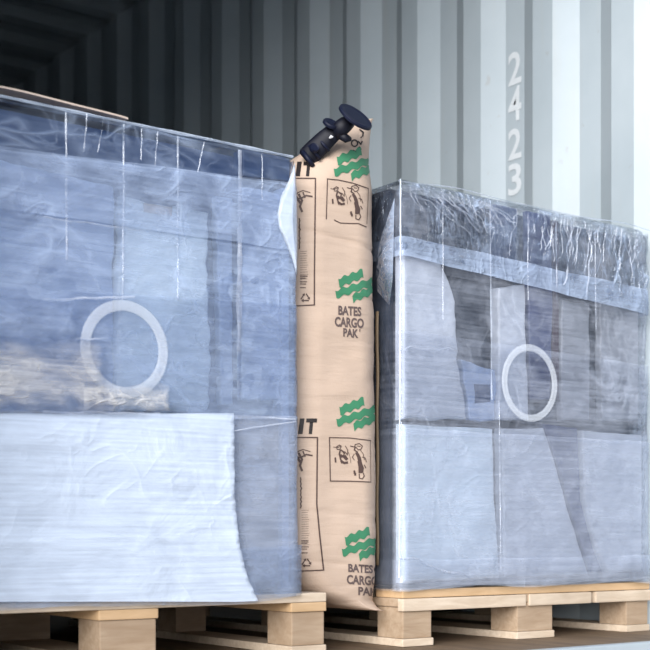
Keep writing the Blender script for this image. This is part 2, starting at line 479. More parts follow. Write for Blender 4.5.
R_lo = film_mat('film_hazy_low', 0.24, 0.12, 0.08, lscale=5, bump=0.3, seed=8.4, blotch=0.12, col=(0.70, 0.77, 0.92))
F_fold = film_mat('film_fold', 0.50, 0.05, 0.1, bump=0.3, blotch=0.15, seed=1.1, col=(0.76, 0.86, 1.0))
F_line = film_mat('film_pleat', 0.16, 0.05, 0.1, bump=0.2, blotch=0.45, seed=2.1, col=(0.85, 0.90, 1.0))

# ---- left load
L0, L1 = -LOAD_W, -0.010
left = empty('wrapped_load', ((L0+L1)/2, 0.5, 0.142))
tag(left, 'left pallet load wrapped in milky blue stretch film with a large round ring showing through', 'pallet load')
def child_space(root):
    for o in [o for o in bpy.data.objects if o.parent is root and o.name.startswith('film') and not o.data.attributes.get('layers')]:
        set_layers(o, (lambda c: 0.22 if c.x < R0+0.001 and c.y > 0.016 else 1.0) if root.get('shaded_flank') else (lambda c: 1.0))  # film made clearer on this flank to imitate the gap's shade
    """move the mesh data of all children so that they sit in the root's frame"""
    inv = Matrix.Translation(-root.location)
    done = set()
    for o in [o for o in bpy.data.objects if o.parent is root or (o.parent and o.parent.parent is root)]:
        if o.type == 'MESH' and o.data.name not in done:
            o.data.transform(inv); done.add(o.data.name)
left['x0'] = L0; left['x1'] = L1
obj('load_core', box(L0+0.006, L1-0.006, 0.05, LOAD_D, Z0+0.002, Z1-0.012, 0.012), M['core'], left)
d = 0.026
panel('packed_roll', left, [(122, 196), (208, 212), (210, 410), (118, 410)], 0.006, 0.03, M['pale'], bev=0.012, wob=0.013)
panel('packed_panel', left, [(-40, 150), (114, 186), (114, 300), (114, 412), (-40, 412)], d, 0.02, M['mid'], wob=0.006)
panel('packed_panel', left, [(216, 196), (233, 198), (233, 405), (222, 405)], d, 0.02, M['mid'], wob=0.004)
panel('packed_panel', left, [(242, 186), (296, 196), (296, 400), (242, 400)], d, 0.02, M['mid'], wob=0.006)
panel('packed_roll', left, [(-60, 415), (231, 414), (232, 470), (236, 530), (246, 575), (252, 596), (-60, 596)], 0.006, 0.03, M['pale'], bev=0.014, wob=0.004)
panel('packed_panel', left, [(244, 416), (296, 416), (296, 592), (260, 592), (248, 560), (243, 510)], d, 0.02, M['grey'], wob=0.004)
panel('packed_panel', left, [(243, 148), (299, 158), (299, 182), (243, 176)], 0.010, 0.04, M['core'], bev=0.003)
panel('packed_panel', left, [(282, 188), (299, 190), (299, 595), (282, 595)], 0.012, 0.04, M['mid'], bev=0.003)
panel('label_card', left, [(144, 203), (172, 207), (172, 216), (144, 212)], 0.003, 0.002, M['card'], label='small tan card under the film', bev=0)
for xa, xb in ((103, 104), (142, 142), (175, 175)):
    pass
ring(left, 125, 349, 0.1025, 0.079, -0.017, M['ring'], 0.003)
# film layers, inner to outer
LX = (L0, L1)
film_band('film_wrap', left, L0, L1, LOAD_D, lambda x: Z0-0.004, lambda x: Z1-0.012, 0.006, F_top, amp=0.006, seed=0.3)
film_band('film_band', left, L0, L1, LOAD_D, lambda x: Z0-0.010+0.004*math.sin(x*9), edge(43, 153, 290, 184), 0.009, F_mid, amp=0.003, seed=2.3)
film_band('film_band', left, L0, L1, LOAD_D, edge(43, 216, 296, 252), edge(43, 156, 296, 187), 0.012, F_mid, amp=0.002, seed=5.3)
film_band('film_band', left, L0, L1, LOAD_D, edge(43, 414, 296, 420), edge(43, 290, 296, 306), 0.011, F_sheer, amp=0.003, seed=6.3)
film_band('film_band', left, L0, L1, LOAD_D, lambda x: Z0-0.012+0.005*math.sin(x*12), edge(43, 412, 296, 417), 0.014, R_lo, amp=0.002, seed=7.3)
film_band('film_band', left, L0, L1, LOAD_D, lambda x: Z0-0.022+0.004*math.sin(x*8)+0.012*max(0, (x+0.15)/0.15), edge(43, 556, 296, 545), 0.023, F_sheer, amp=0.002, seed=8.9)
film_top(left, L0, L1, LOAD_D, F_top, 3.0)
def patch(parent, x0, x1, y0, y1, y, mat, seed, amp=0.006, name='film_glint_crumple'):
    a = front(x0, y1, y); b = front(x1, y0, y); zt0 = front(x0, y0, y).z; zt1 = front(x1, y0, y).z; zb0 = a.z; zb1 = front(x1, y1, y).z
    bm = bmesh.new(); nx, nz_ = 60, 36; G = []
    for j in range(nz_+1):
        row = []
        for i in range(nx+1):
            u, v = i/nx, j/nz_; x = a.x+(b.x-a.x)*u
            ew = 0.008*nz(x*12, v*3, seed); z0 = zb0+(zb1-zb0)*u; z1 = zt0+(zt1-zt0)*u
            z = z0+(z1-z0)*v + ew; x += 0.012*nz(v*6, seed, 2)*(1 if u > .5 else 0)
            row.append(bm.verts.new((x, y-amp*(nz(x*18, z*30, seed)+0.6*nz(x*45, z*70, seed)), z)))
        G.append(row)
    for j in range(nz_):
        for i in range(nx): bm.faces.new((G[j][i], G[j][i+1], G[j+1][i+1], G[j+1][i]))
    o = obj(name, bm, mat, parent, smooth=True)
    def fade(c):
        u = (c.x-a.x)/(b.x-a.x); q = zb0+(zb1-zb0)*u; p = zt0+(zt1-zt0)*u; v = (c.z-q)/(p-q)
        e = min((1-u)*0.30, v*0.07, (1-v)*0.07)/0.02 + 0.7*nz(c.x*25, c.z*60, seed)
        return max(0.0, min(1.0, e))
    return set_layers(o, fade)
def sheet(parent, x0, edge_px, y0, y1, y, mat, seed):
    # denser sheet of film whose curved free edge shows at the right
    bm = bmesh.new(); nx, nz_ = 110, 60; G = []
    for j in range(nz_+1):
        row = []
        for i in range(nx+1):
            py = y1+(y0-y1)*j/nz_
            # curved edge: last point of edge_px reached at this height
            ex = edge_px[-1][1]
            for (ya, xa), (yb, xb) in zip(edge_px[:-1], edge_px[1:]):
                if ya <= py <= yb: ex = xa+(xb-xa)*(py-ya)/(yb-ya)
            p0 = front(x0, py, y); p1 = front(ex, py, y); u = i/nx
            x = p0.x+(p1.x-p0.x)*u + 0.002*u*nz(py*0.9, seed, 1)
            z = front(x0+(ex-x0)*u, py, y).z
            row.append(bm.verts.new((max(x, L0), y-0.0015*nz(x*9, z*20, seed), max(z, Z0-0.02))))
        G.append(row)
    for j in range(nz_):
        for i in range(nx):
            try: bm.faces.new((G[j][i], G[j][i+1], G[j+1][i+1], G[j+1][i]))
            except ValueError: pass
    o = obj('film_sheet', bm, mat, parent, smooth=True)
    def fade(c):
        p = c-CAM; k = p.dot(FWD); px = 325+F*p.dot(RGT)/k; py = 535-F*p.z/k; ex = edge_px[-1][1]
        for (ya, xa), (yb, xb) in zip(edge_px[:-1], edge_px[1:]):
            if ya <= py <= yb: ex = xa+(xb-xa)*(py-ya)/(yb-ya)
        e = min((ex-px)/5.0+0.35, (py-y0)/9.0+0.45) + 0.5*nz(c.x*5, c.z*110, seed)   # the edge frays into streaks
        return max(0.0, min(1.0, e))
    return set_layers(o, fade)
sheet(left, -40, [(400, 234), (500, 235), (545, 240), (575, 247), (600, 258)], 413, 602, -0.029, F_lo, 4.4)
patch(left, -30, 104, 338, 412, -0.026, F_glint, 1.0, amp=0.002)  # painted glint patch over the crumpled film
patch(left, -30, 76, 300, 340, -0.026, F_sheer, 2.0)
patch(left, 84, 170, 384, 412, -0.026, F_glint, 3.0, amp=0.002)
# pleats
for (a, b, c, e, wdt) in ((66, 112, 67, 260, .006), (87, 114, 84, 152, .003), (104, 118, 98, 152, .003), (124, 124, 123, 300, .006), (142, 128, 141, 160, .003),
                          (158, 131, 155, 166, .003), (178, 136, 178, 300, .006), (204, 142, 198, 172, .003), (240, 150, 239, 400, .014), (262, 154, 262, 200, .003)):
    strip(left, 'film_pleat', (a, b), (c, e), wdt, F_line, y=-0.010, wob=0.002)
for (a, b, c, e, wdt) in ((43, 217, 150, 232, .004), (43, 300, 135, 297, .006), (60, 341, 110, 338, .006), (43, 412, 160, 414, .006), (140, 414, 296, 419, .005), (100, 450, 296, 421, .004)):
    strip(left, 'film_pleat', (a, b), (c, e), wdt, F_line, y=-0.022, wob=0.006)
strip(left, 'film_pleat', (0, 96), (293, 157), 0.007, F_fold, y=-0.004, th=0.003, wob=0.001)
# the loose flap at the corner beside the bag
def flap(parent, outline, y, mat, puff=0.012):
    bm = bmesh.new(); P = [front(a, b, y) for a, b in outline]
    c = sum(P, Vector())/len(P); c.y -= puff
    cv = bm.verts.new(c); n = len(P)
    vs = [bm.verts.new(p) for p in P]; bk = bm.verts.new(c+Vector((0, puff*1.3, 0)))
    for i in range(n):
        bm.faces.new((cv, vs[i], vs[(i+1) % n])); bm.faces.new((bk, vs[(i+1) % n], vs[i]))
    bmesh.ops.subdivide_edges(bm, edges=bm.edges, cuts=3, use_grid_fill=True, smooth=0.3)
    bmesh.ops.recalc_face_normals(bm, faces=bm.faces)
    return obj('film_flap', bm, mat, parent, smooth=True)
flap(left, [(295, 162), (289, 180), (281, 196), (277, 213), (279, 228), (287, 246), (293, 262), (297, 276), (297.5, 240), (297, 200)], -0.012, F_fold)
# cardboard sheet lying on top
bm = bmesh.new()
G = []
for j in range(9):
    row = []
    for i in range(31):
        x = -0.95+0.53*i/30; y = 0.03+0.75*j/8
        z = Z1+0.011+0.010*math.sin(math.pi*min(1, max(0, i/30)))**0.7+0.004*nz(x*6, y*6, 4)
        row.append((bm.verts.new((x, y, z)), bm.verts.new((x, y, z+0.004))))
    G.append(row)
for j in range(8):
    for i in range(30):
        for k in (0, 1): bm.faces.new((G[j][i][k], G[j][i+1][k], G[j+1][i+1][k], G[j+1][i][k]))
for j in range(8):
    for i in (0, 30): bm.faces.new((G[j][i][0], G[j][i][1], G[j+1][i][1], G[j+1][i][0]))
for i in range(30):
    for j in (0, 8): bm.faces.new((G[j][i][0], G[j][i+1][0], G[j][i+1][1], G[j][i][1]))
bmesh.ops.recalc_face_normals(bm, faces=bm.faces)
cs = obj('cardboard_sheet', bm, M['card'], None)
tag(cs, 'thin tan cardboard sheet lying on top of the left wrapped load', 'cardboard sheet')
child_space(left)

# ---- right load
R0, R1 = RX, RX+0.915
right = empty('wrapped_load', ((R0+R1)/2, 0.5, 0.142))
tag(right, 'right pallet load in crumpled clear film over dark navy goods, beside the steel wall', 'pallet load')
right['shaded_flank'] = 1; right['x0'] = R0+0.012; right['x1'] = R1
obj('load_core', box(R0+0.006, R1-0.006, 0.05, LOAD_D, Z0+0.002, Z1-0.012, 0.012), M['dark'], right)
panel('packed_roll', right, [(399, 244), (440, 262), (455, 300), (459, 360), (468, 420), (399, 420)], 0.008, 0.03, M['pale_grey'], bev=0.012, wob=0.013)
panel('packed_roll', right, [(499, 288), (526, 284), (527, 345), (530, 420), (499, 420)], 0.008, 0.03, M['pale_grey'], bev=0.010, wob=0.006)
panel('packed_panel', right, [(528, 210), (551, 216), (553, 300), (551, 400), (530, 400)], 0.020, 0.02, M['navy_panel'], wob=0.004)
panel('packed_panel', right, [(553, 220), (559, 222), (559, 400), (553, 400)], 0.024, 0.02, M['maroon'], bev=0.002)
panel('packed_panel', right, [(562, 300), (590, 304), (590, 420), (562, 420)], 0.020, 0.02, M['grey'], wob=0.006)
panel('packed_panel', right, [(494, 200), (518, 208), (517, 280), (495, 278)], 0.026, 0.02, M['core'], wob=0.006)
panel('packed_panel', right, [(462, 360), (496, 372), (496, 420), (470, 420)], 0.018, 0.02, M['mid'], wob=0.013)
panel('packed_panel', right, [(474, 384), (490, 384), (491, 402), (475, 403)], 0.0165, 0.002, M['core'], wob=0.006, bev=0.001)
panel('packed_panel', right, [(600, 300), (640, 306), (640, 420), (602, 420)], 0.022, 0.02, M['grey'], wob=0.006)
panel('packed_roll', right, [(399, 424), (494, 428), (496, 500), (500, 560), (501, 578), (399, 584)], 0.006, 0.03, M['pale'], bev=0.014, wob=0.004)
panel('packed_roll', right, [(502, 428), (545, 428), (558, 470), (572, 520), (586, 562), (590, 576), (505, 578), (504, 520)], 0.006, 0.03, M['pale_grey'], bev=0.012, wob=0.004)
panel('packed_panel', right, [(543, 424), (578, 428), (581, 500), (592, 545), (603, 572), (591, 572), (574, 520), (560, 470)], 0.020, 0.02, M['navy_panel'], wob=0.003)
panel('packed_roll', right, [(583, 430), (648, 436), (648, 572), (607, 572), (594, 540), (585, 500)], 0.008, 0.03, M['pale_grey'], bev=0.010, wob=0.003)
ring(right, 530, 383, 0.1025, 0.083, -0.019, M['ring'], 0.003)
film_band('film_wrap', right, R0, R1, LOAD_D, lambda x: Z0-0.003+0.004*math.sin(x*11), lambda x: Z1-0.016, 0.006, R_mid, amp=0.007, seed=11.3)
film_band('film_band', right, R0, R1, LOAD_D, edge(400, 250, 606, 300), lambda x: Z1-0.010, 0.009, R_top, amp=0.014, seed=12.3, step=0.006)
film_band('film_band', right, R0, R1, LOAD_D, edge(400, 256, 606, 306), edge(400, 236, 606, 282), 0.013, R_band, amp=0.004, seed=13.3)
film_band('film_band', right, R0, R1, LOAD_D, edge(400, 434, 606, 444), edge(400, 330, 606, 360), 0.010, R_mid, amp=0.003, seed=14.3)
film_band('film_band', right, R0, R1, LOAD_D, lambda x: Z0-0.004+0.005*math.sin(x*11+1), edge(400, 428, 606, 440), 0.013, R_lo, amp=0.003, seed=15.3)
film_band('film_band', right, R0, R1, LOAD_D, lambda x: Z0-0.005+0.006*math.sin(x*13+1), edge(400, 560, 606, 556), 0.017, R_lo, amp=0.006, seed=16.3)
film_top(right, R0, R1, LOAD_D, R_top, 6.0, amp=0.006)
for (a, b, c, e, wdt) in ((443, 190, 443, 320, .003), (490, 205, 492, 400, .006), (528, 215, 528, 300, .004), (556, 222, 557, 300, .006), (595, 232, 596, 330, .004),
                          (499, 400, 501, 570, .003)):
    strip(right, 'film_pleat', (a, b), (c, e), wdt, F_line, y=-0.014, wob=0.002)
for (a, b, c, e, wdt) in ((570, 234, 564, 285, .008), (592, 245, 585, 300, .008), (545, 222, 540, 250, .004), (420, 195, 470, 235, .003), (412, 186, 455, 215, .002), (430, 190, 500, 235, .002),
                          (448, 196, 480, 232, .003), (545, 250, 553, 235, .006), (400, 348, 455, 352, .003), (400, 556, 470, 580, .006), (398, 178, 650, 232, .004)):
    strip(right, 'film_pleat', (a, b), (c, e), wdt, F_line, y=-0.018, wob=0.013)
rnd = random.Random(5)
for k in range(54):
    px = rnd.uniform(403, 640); top = 180+(px-400)*0.212+rnd.uniform(1, 10)
    if px < 500: dx, dy = rnd.uniform(8, 34), rnd.uniform(12, 30)
    else: dx, dy = rnd.uniform(-9, 7), rnd.uniform(14, 44)
    strip(right, 'film_crease', (px, top), (min(645, px+dx), top+dy), rnd.uniform(.0012, .004), F_line, y=-0.019, wob=0.010)
strip(right, 'film_pleat', (400.5, 179), (399, 578), 0.005, F_fold, y=-0.008, th=0.003, wob=0.001)
# crumpled flap on the left flank of the right load
def flank(parent, pts, mat):
    bm = bmesh.new(); vs = [bm.verts.new((R0-0.010-0.006*(i % 2), y, z)) for i, (y, z) in enumerate(pts)]
    c = bm.verts.new((R0-0.024, sum(p[0] for p in pts)/len(pts), sum(p[1] for p in pts)/len(pts)))
    for i in range(len(vs)): bm.faces.new((c, vs[i], vs[(i+1) % len(vs)]))
    return obj('film_flap', bm, mat, parent)
flank(right, [(0.01, 1.10), (0.01, 0.90), (0.03, 0.84), (0.07, 0.88), (0.085, 0.96), (0.05, 1.02)], R_band)
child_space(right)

# ------------------------------------------------------------------ dunnage bag
bag = empty('dunnage_bag', (0.155, 0.38, 0.0))
tag(bag, 'tall tan kraft paper airbag printed in green and black, wedged upright between the two loads', 'dunnage bag')
ZB, ZT = 0.088, 1.315
def section(z):
    cx, hw, yf, yb = 0.152, 0.146, 0.030, 0.78
    if z > 1.10:
        t = min(1, (z-1.10)/(ZT-1.10)); hw *= max(0, 1-t)**0.62; hw = max(hw, 0.003)
        re = 0.298+(0.290-0.298)*t**1.3; cx = re-hw; yf += 0.050*t**2
        yb -= 0.05*t
    if z < 0.24:
        t = min(1, (0.24-z)/(0.24-ZB)); hw *= math.sqrt(max(0, 1-t**2.0)); hw = max(hw, 0.002)
        re = 0.298-0.004*t; cx = re-hw; yf += 0.01*t
    return cx, hw, yf, yb
def bag_ring(z, n=132):
    cx, hw, yf, yb = section(z); r = min(hw, 0.082+0.02*max(0, min(1, (z-0.3)/0.7))); out = []
    yc0, yc1 = yf+r, yb-r
    # front arc-heavy sampling, clockwise from left-back
    pts = []
    for i in range(20): pts.append((cx-hw, yc1+(yc0-yc1)*i/20))
    for i in range(34): a = math.pi+(math.pi/2)*i/34; pts.append((cx-hw+r+r*math.cos(a), yc0+r*math.sin(a)))
    for i in range(10): pts.append((cx-hw+r+(2*hw-2*r)*i/10, yf))
    for i in range(34): a = -math.pi/2+(math.pi/2)*i/34; pts.append((cx+hw-r+r*math.cos(a), yc0+r*math.sin(a)))
    for i in range(14): pts.append((cx+hw, yc0+(yc1-yc0)*i/14))
    for i in range(10): a = (math.pi/2)*i/10; pts.append((cx+hw-r+r*math.cos(a), yc1+r*math.sin(a)))
    for i in range(10): a = math.pi/2+(math.pi/2)*i/10; pts.append((cx-hw+r+r*math.cos(a), yc1+r*math.sin(a)))
    return pts
bm = bmesh.new(); rows = []
NZ = 230
for j in range(NZ+1):
    q = j/NZ
    z = ZB+(ZT-ZB)*(0.5-0.5*math.cos(math.pi*q))*0.35+(ZT-ZB)*q*0.65
    row = []
    for (x, y) in bag_ring(z):
        cx, hw, yf, yb = section(z)
        nx, ny = (x-cx), 0
        slope = -0.062*max(0, y-0.05)/0.35 if z > 1.0 else 0
        slope *= max(0, min(1, (z-1.0)/0.3))
        dd = 0.0030*nz(x*9, y*9, z*14)+0.0014*nz(x*20, y*20, z*45)
        # long horizontal creases
        for zc, am, sl in ((0.984, 0.0045, 0.10), (0.845, 0.0022, -0.05), (0.325, 0.002, 0.10), (0.205, 0.003, 0.12)):
            dz = z-(zc+sl*(0.15-x)+0.004*nz(x*20, 0, zc))
            dd -= am*math.exp(-(dz/0.0045)**2)
        v = Vector((x-cx, (y-yf-0.1) if y < yf+0.1 else 0, 0))
        if v.length > 1e-6: v.normalize()
        lim = min(1, hw/0.06)
        xx = min(0.3035, x+v.x*dd*lim)
        if z < 1.15: xx = max(0.0035, xx)
        row.append(bm.verts.new((xx, y+v.y*dd*lim, z+slope)))
    rows.append(row)
n = len(rows[0])
for j in range(NZ):
    for i in range(n):
        bm.faces.new((rows[j][i], rows[j][(i+1) % n], rows[j+1][(i+1) % n], rows[j+1][i]))
bm.faces.new(rows[-1]); bm.faces.new(list(reversed(rows[0])))
bmesh.ops.recalc_face_normals(bm, faces=bm.faces)
bvh = BVHTree.FromBMesh(bm)
sack = obj('paper_sack', bm, M['kraft'], bag, smooth=True)

def hit(px, py):
    loc, nrm, idx, dist = bvh.ray_cast(CAM, ray(px, py).normalized())
    return loc, nrm
def project(bm, name, mat, parent, lift=0.0012, cut=2.0, label=None):
    """lay a drawing given in picture units on the paper's surface"""
    # make faces small enough to follow the surface
    bmesh.ops.triangulate(bm, faces=bm.faces)
    for _ in range(6):
        es = [e for e in bm.edges if (e.verts[0].co-e.verts[1].co).length > cut]
        if not es: break
        bmesh.ops.subdivide_edges(bm, edges=es, cuts=1); bmesh.ops.triangulate(bm, faces=bm.faces)
    dead = []
    for v in bm.verts:
        loc, nrm = hit(v.co.x, v.co.y)
        if loc is None or nrm.dot(FWD) > -0.05: dead.append(v)
        else: v.co = loc+nrm*lift
    bmesh.ops.delete(bm, geom=dead, context='VERTS')
    o = obj(name, bm, mat, parent)
    if label: o['label'] = label
    return o
def poly(bm, pts):
    vs = [bm.verts.new((a, b, 0)) for a, b in pts]; bm.faces.new(vs)
def line(bm, pts, wdt):
    for (a, b), (c, d) in zip(pts[:-1], pts[1:]):
        L = math.hypot(c-a, d-b)
        if L < 1e-6: continue
        nx, ny = -(d-b)/L*wdt/2, (c-a)/L*wdt/2; ex, ey = (c-a)/L*wdt*0.3, (d-b)/L*wdt*0.3
        poly(bm, [(a-ex+nx, b-ey+ny), (c+ex+nx, d+ey+ny), (c+ex-nx, d+ey-ny), (a-ex-nx, b-ey-ny)])
def wave(bm, x0, y0, x1, y1, wdt, lobes=4, amp=1.7, skew=0.0):
    N_ = lobes*10; top, bot = [], []
    for i in range(N_+1):
        t = i/N_; s = amp*math.sin(2*math.pi*(t*lobes+skew)); x = x0+(x1-x0)*t; y = y0+(y1-y0)*t+s*0.7
        top.append((x, y-wdt/2)); bot.append((x+1.2, y+wdt/2))
    for i in range(N_):
        poly(bm, [top[i], top[i+1], bot[i+1], bot[i]])
def waves(x, y, w_=36, sc_=1.0):
    """three slanted wavy bars, upper left corner of their frame at (x, y)"""
    b = bmesh.new()
    wave(b, x+3, y+13, x+27, y+3.5, 8.5*sc_, 3)
    wave(b, x, y+24.5, x+w_+4, y+11, 7.5*sc_, 4)
    wave(b, x+17, y+28.5, x+w_+4, y+19, 7.5*sc_, 3, skew=0.3)
    return b
def words(lines, shear=0.0, bold=0.035):
    """lines: (text, left, right, top, bottom, drop) in picture units"""
    allb = bmesh.new()
    for s, x0, x1, y0, y1, drop in lines:
        b = text_bm(s, 1.0, bold, shear)
        xs = [v.co.x for v in b.verts]; ys = [v.co.y for v in b.verts]
        for v in b.verts:
            u = (v.co.x-min(xs))/(max(xs)-min(xs)); q = (v.co.y-min(ys))/(max(ys)-min(ys))
            v.co = Vector((x0+u*(x1-x0), y1-q*(y1-y0)+drop*u, 0))
        me = bpy.data.meshes.new('tmp'); b.to_mesh(me); b.free(); allb.from_mesh(me); bpy.data.meshes.remove(me)
    return allb
def logo(x, y, w_, tx, ty):
    project(waves(x, y, w_), 'printed_waves', M['green'], bag, cut=2.0, label='green wavy bars')
waves_at = ((333.5, 148, 36), (335, 270, 35), (336, 398, 36), (341.5, 528, 35))
for x, y, w_ in waves_at: project(waves(x, y, w_), 'printed_waves', M['green'], bag, label='green wavy bars')
project(words([('BATES', 338, 361, 305.5, 315, 1.5), ('CARGO', 334.5, 363.5, 316.5, 326.5, 2), ('PAK', 343, 358, 328, 336.5, 1.5), ("'", 359, 360, 329, 332, 0)]), 'printed_lettering', M['ink_soft'], bag, label='dark BATES CARGO PAK lettering')
project(words([('BATES', 348, 372.5, 563.5, 572, 1.5), ('CARGO', 346.5, 378, 574.5, 584, 2), ('PAK', 358, 377, 586.5, 595, 1.5)]), 'printed_lettering', M['ink_soft'], bag, label='dark BATES CARGO PAK lettering')
project(words([('UN', 258, 292, 162, 176.5, 0), ('I', 295.5, 302, 162, 176.5, 0), ('T', 303.5, 314, 162, 176.5, 0)], shear=0.12, bold=0.06), 'printed_lettering', M['ink'], bag, label='bold black letters cut off by the load')
project(words([('UN', 260, 295, 418.5, 434, 0), ('I', 298, 304.5, 418.5, 434, 0), ('T', 306, 317, 418.5, 434, 0)], shear=0.12, bold=0.06), 'printed_lettering', M['ink'], bag, label='bold black letters cut off by the load')

def figure(b, x, y, s=1.0):
    """small line drawing: a bending worker with the bag, twice"""
    def L(pts, wd=0.8): line(b, [(x+p*s, y+q*s) for p, q in pts], wd*s*1.2)
    L([(5, 9), (9, 9.5), (12, 8.5)], .5); L([(8, 9), (9, 11.5), (12, 11), (13, 8), (11, 7), (8, 9)], .6)
    L([(12, 12), (11, 16), (12, 20), (13.5, 25)], 1.2); L([(13, 12), (16, 15), (15, 19), (18, 22)], 1.0)
    L([(12, 19), (17, 18), (19, 21)], 1.5); L([(13, 23), (16, 25), (19, 24.5)], 1.8); L([(12.5, 17), (17, 20)], 1.6)
    L([(17, 8), (19.5, 12), (19, 17), (17, 14), (14.5, 13)], .6); L([(20, 14), (22, 20), (22.5, 25)], .35)
    L([(7, 20), (7.3, 24)], 1.4)
    L([(22, 8), (26, 9), (27, 6.5), (31, 5.5), (34, 8), (33, 11), (30, 12), (27.5, 9)], .7); L([(27, 9), (26, 12), (29, 14), (30, 18)], 1.0)
    L([(29, 8), (32, 8.5)], .6)
    L([(28, 15), (30, 19), (31, 24)], 1.8); L([(30, 16), (32, 20), (33, 25)], 1.2); L([(26, 16), (24, 19), (26, 22)], .6)
    L([(31, 24), (32, 29), (32, 34)], 3.0); L([(33, 26), (34.5, 30), (34, 34)], 1.6); L([(31, 36), (31, 40), (34, 41), (36, 38), (35, 35)], .8)
    L([(34, 19), (37, 20), (38, 24)], .6); L([(36, 27), (37.5, 30)], .8); L([(26, 33), (27, 37)], 1.5); L([(25.5, 35), (27.5, 35.5)], 0.9)
    L([(32, 12), (35, 16), (36, 22)], .5)
b = bmesh.new()
line(b, [(327.2, 179), (338, 180), (352, 183), (368, 188.5)], 0.9); line(b, [(327.2, 179), (326.6, 200), (326, 219)], 0.9); line(b, [(368, 188.5), (367.5, 205), (366.5, 224)], 0.45)
line(b, [(334, 220), (340, 223), (350, 223.5), (358, 223.5), (366, 227)], 0.9)
figure(b, 325.5, 180, 0.97)
project(b, 'printed_frame', M['ink_brown'], bag, label='brown framed line drawing of a worker')
b = bmesh.new()
line(b, [(329.2, 437.5), (350, 438), (370.5, 440.5)], 0.9); line(b, [(329.2, 437.5), (330, 481)], 1.0); line(b, [(330, 481), (350, 481.2), (370.5, 482)], 1.0); line(b, [(370, 440.5), (370.5, 482)], 0.45)
figure(b, 328, 438, 1.0)
project(b, 'printed_frame', M['ink_brown'], bag, label='brown framed line drawing of a worker')
def left_frame(xr, y0, y1, xr1, bend):
    b = bmesh.new()
    line(b, [(270, y0), (xr, y0)], 1.2); line(b, [(xr, y0), (xr-0.7, (y0+y1)/2), (xr-bend, y1-35), (xr1, y1)], 1.4); line(b, [(xr1, y1), (285, y1+1.5)], 1.2)
    line(b, [(292, y0+22), (298, y0+14), (303, y0+12), (310, y0+14)], .8); line(b, [(296, y0+20), (301, y0+20), (306, y0+17), (312, y0+18)], 1.6)
    line(b, [(299, y0+16), (302, y0+22), (300, y0+28), (302, y0+33)], 2.2); line(b, [(303, y0+14), (305, y0+19)], 1.4)
    line(b, [(296, y0+18), (300, y0+24)], 2.5)
    x = 299.2 if y0 < 300 else 300.5
    yy = y0+40
    while yy < y0+70:
        line(b, [(x, yy), (x+random.uniform(.3, 1.5), yy+2.2), (x, yy+4)], 1.1); yy += 4.4
    yy = y0+73
    while yy < y1-24:
        line(b, [(x+1, yy), (x+random.uniform(7, 9), yy-0.3)], 0.28); yy += 2.3
    for k in range(5):
        line(b, [(x+1, y1-29+k*2.2+(k//2)*1.5), (x+random.uniform(6, 8), y1-29+k*2.2+(k//2)*1.5)], 0.8)
    # three chasing arrows
    cx, cy = x+6.0, y1-8.0
    T = [(cx, cy-4.6), (cx+5, cy+3.6), (cx-5, cy+3.6)]
    for i in range(3):
        a, c = T[i], T[(i+1) % 3]
        p = (a[0]+(c[0]-a[0])*.18, a[1]+(c[1]-a[1])*.18); q = (a[0]+(c[0]-a[0])*.66, a[1]+(c[1]-a[1])*.66)
        line(b, [p, q], 1.3)
        dx, dy = (c[0]-a[0])/9.6, (c[1]-a[1])/9.6
        poly(b, [(q[0]-dy*1.7, q[1]+dx*1.7), (q[0]+dx*2.4, q[1]+dy*2.4), (q[0]+dy*1.7, q[1]-dx*1.7)])
    return b
project(left_frame(315.3, 178.6, 305, 314.2, 1.0), 'printed_frame', M['ink_brown'], bag, label='brown frame with drawing, fine print and arrows symbol')
project(left_frame(317.2, 437.5, 570, 323.3, -2.2), 'printed_frame', M['ink_brown'], bag, label='brown frame with drawing, fine print and arrows symbol')
# printed marks beside the valve
b = bmesh.new()
c = [(354.3+3*math.cos(a*math.pi/8), 143.4+3.2*math.sin(a*math.pi/8)) for a in range(17)]
line(b, c, 1.3); line(b, [(359.5, 129.8), (363, 132.5), (362.5, 136)], 1.4); line(b, [(362.5, 136), (360.5, 138)], .9); line(b, [(358, 141.5), (360.5, 144.5), (361.8, 141.5)], 1.3)
line(b, [(359, 147), (360.5, 149.5)], 1.5); line(b, [(353, 150.5), (356, 152)], 1.2)
project(b, 'printed_marks', M['ink'], bag)
# folded outer ply down the right side of the bag
b = bmesh.new(); P = [(0.2950+0.0012*math.sin(k*0.9), 0.072, 0.20+k*0.03) for k in range(22)]; rr = []
for x, y, z in P: rr.append([b.verts.new((x+0.0035*math.cos(a*math.pi/4), y+0.005*math.sin(a*math.pi/4), z)) for a in range(8)])
for p, q in zip(rr[:-1], rr[1:]):
    for k in range(8): b.faces.new((p[k], p[(k+1) % 8], q[(k+1) % 8], q[k]))
b.faces.new(rr[0]); b.faces.new(rr[-1]); bmesh.ops.recalc_face_normals(b, faces=b.faces)
obj('ply_seam', b, M['seam'], bag, smooth=True)

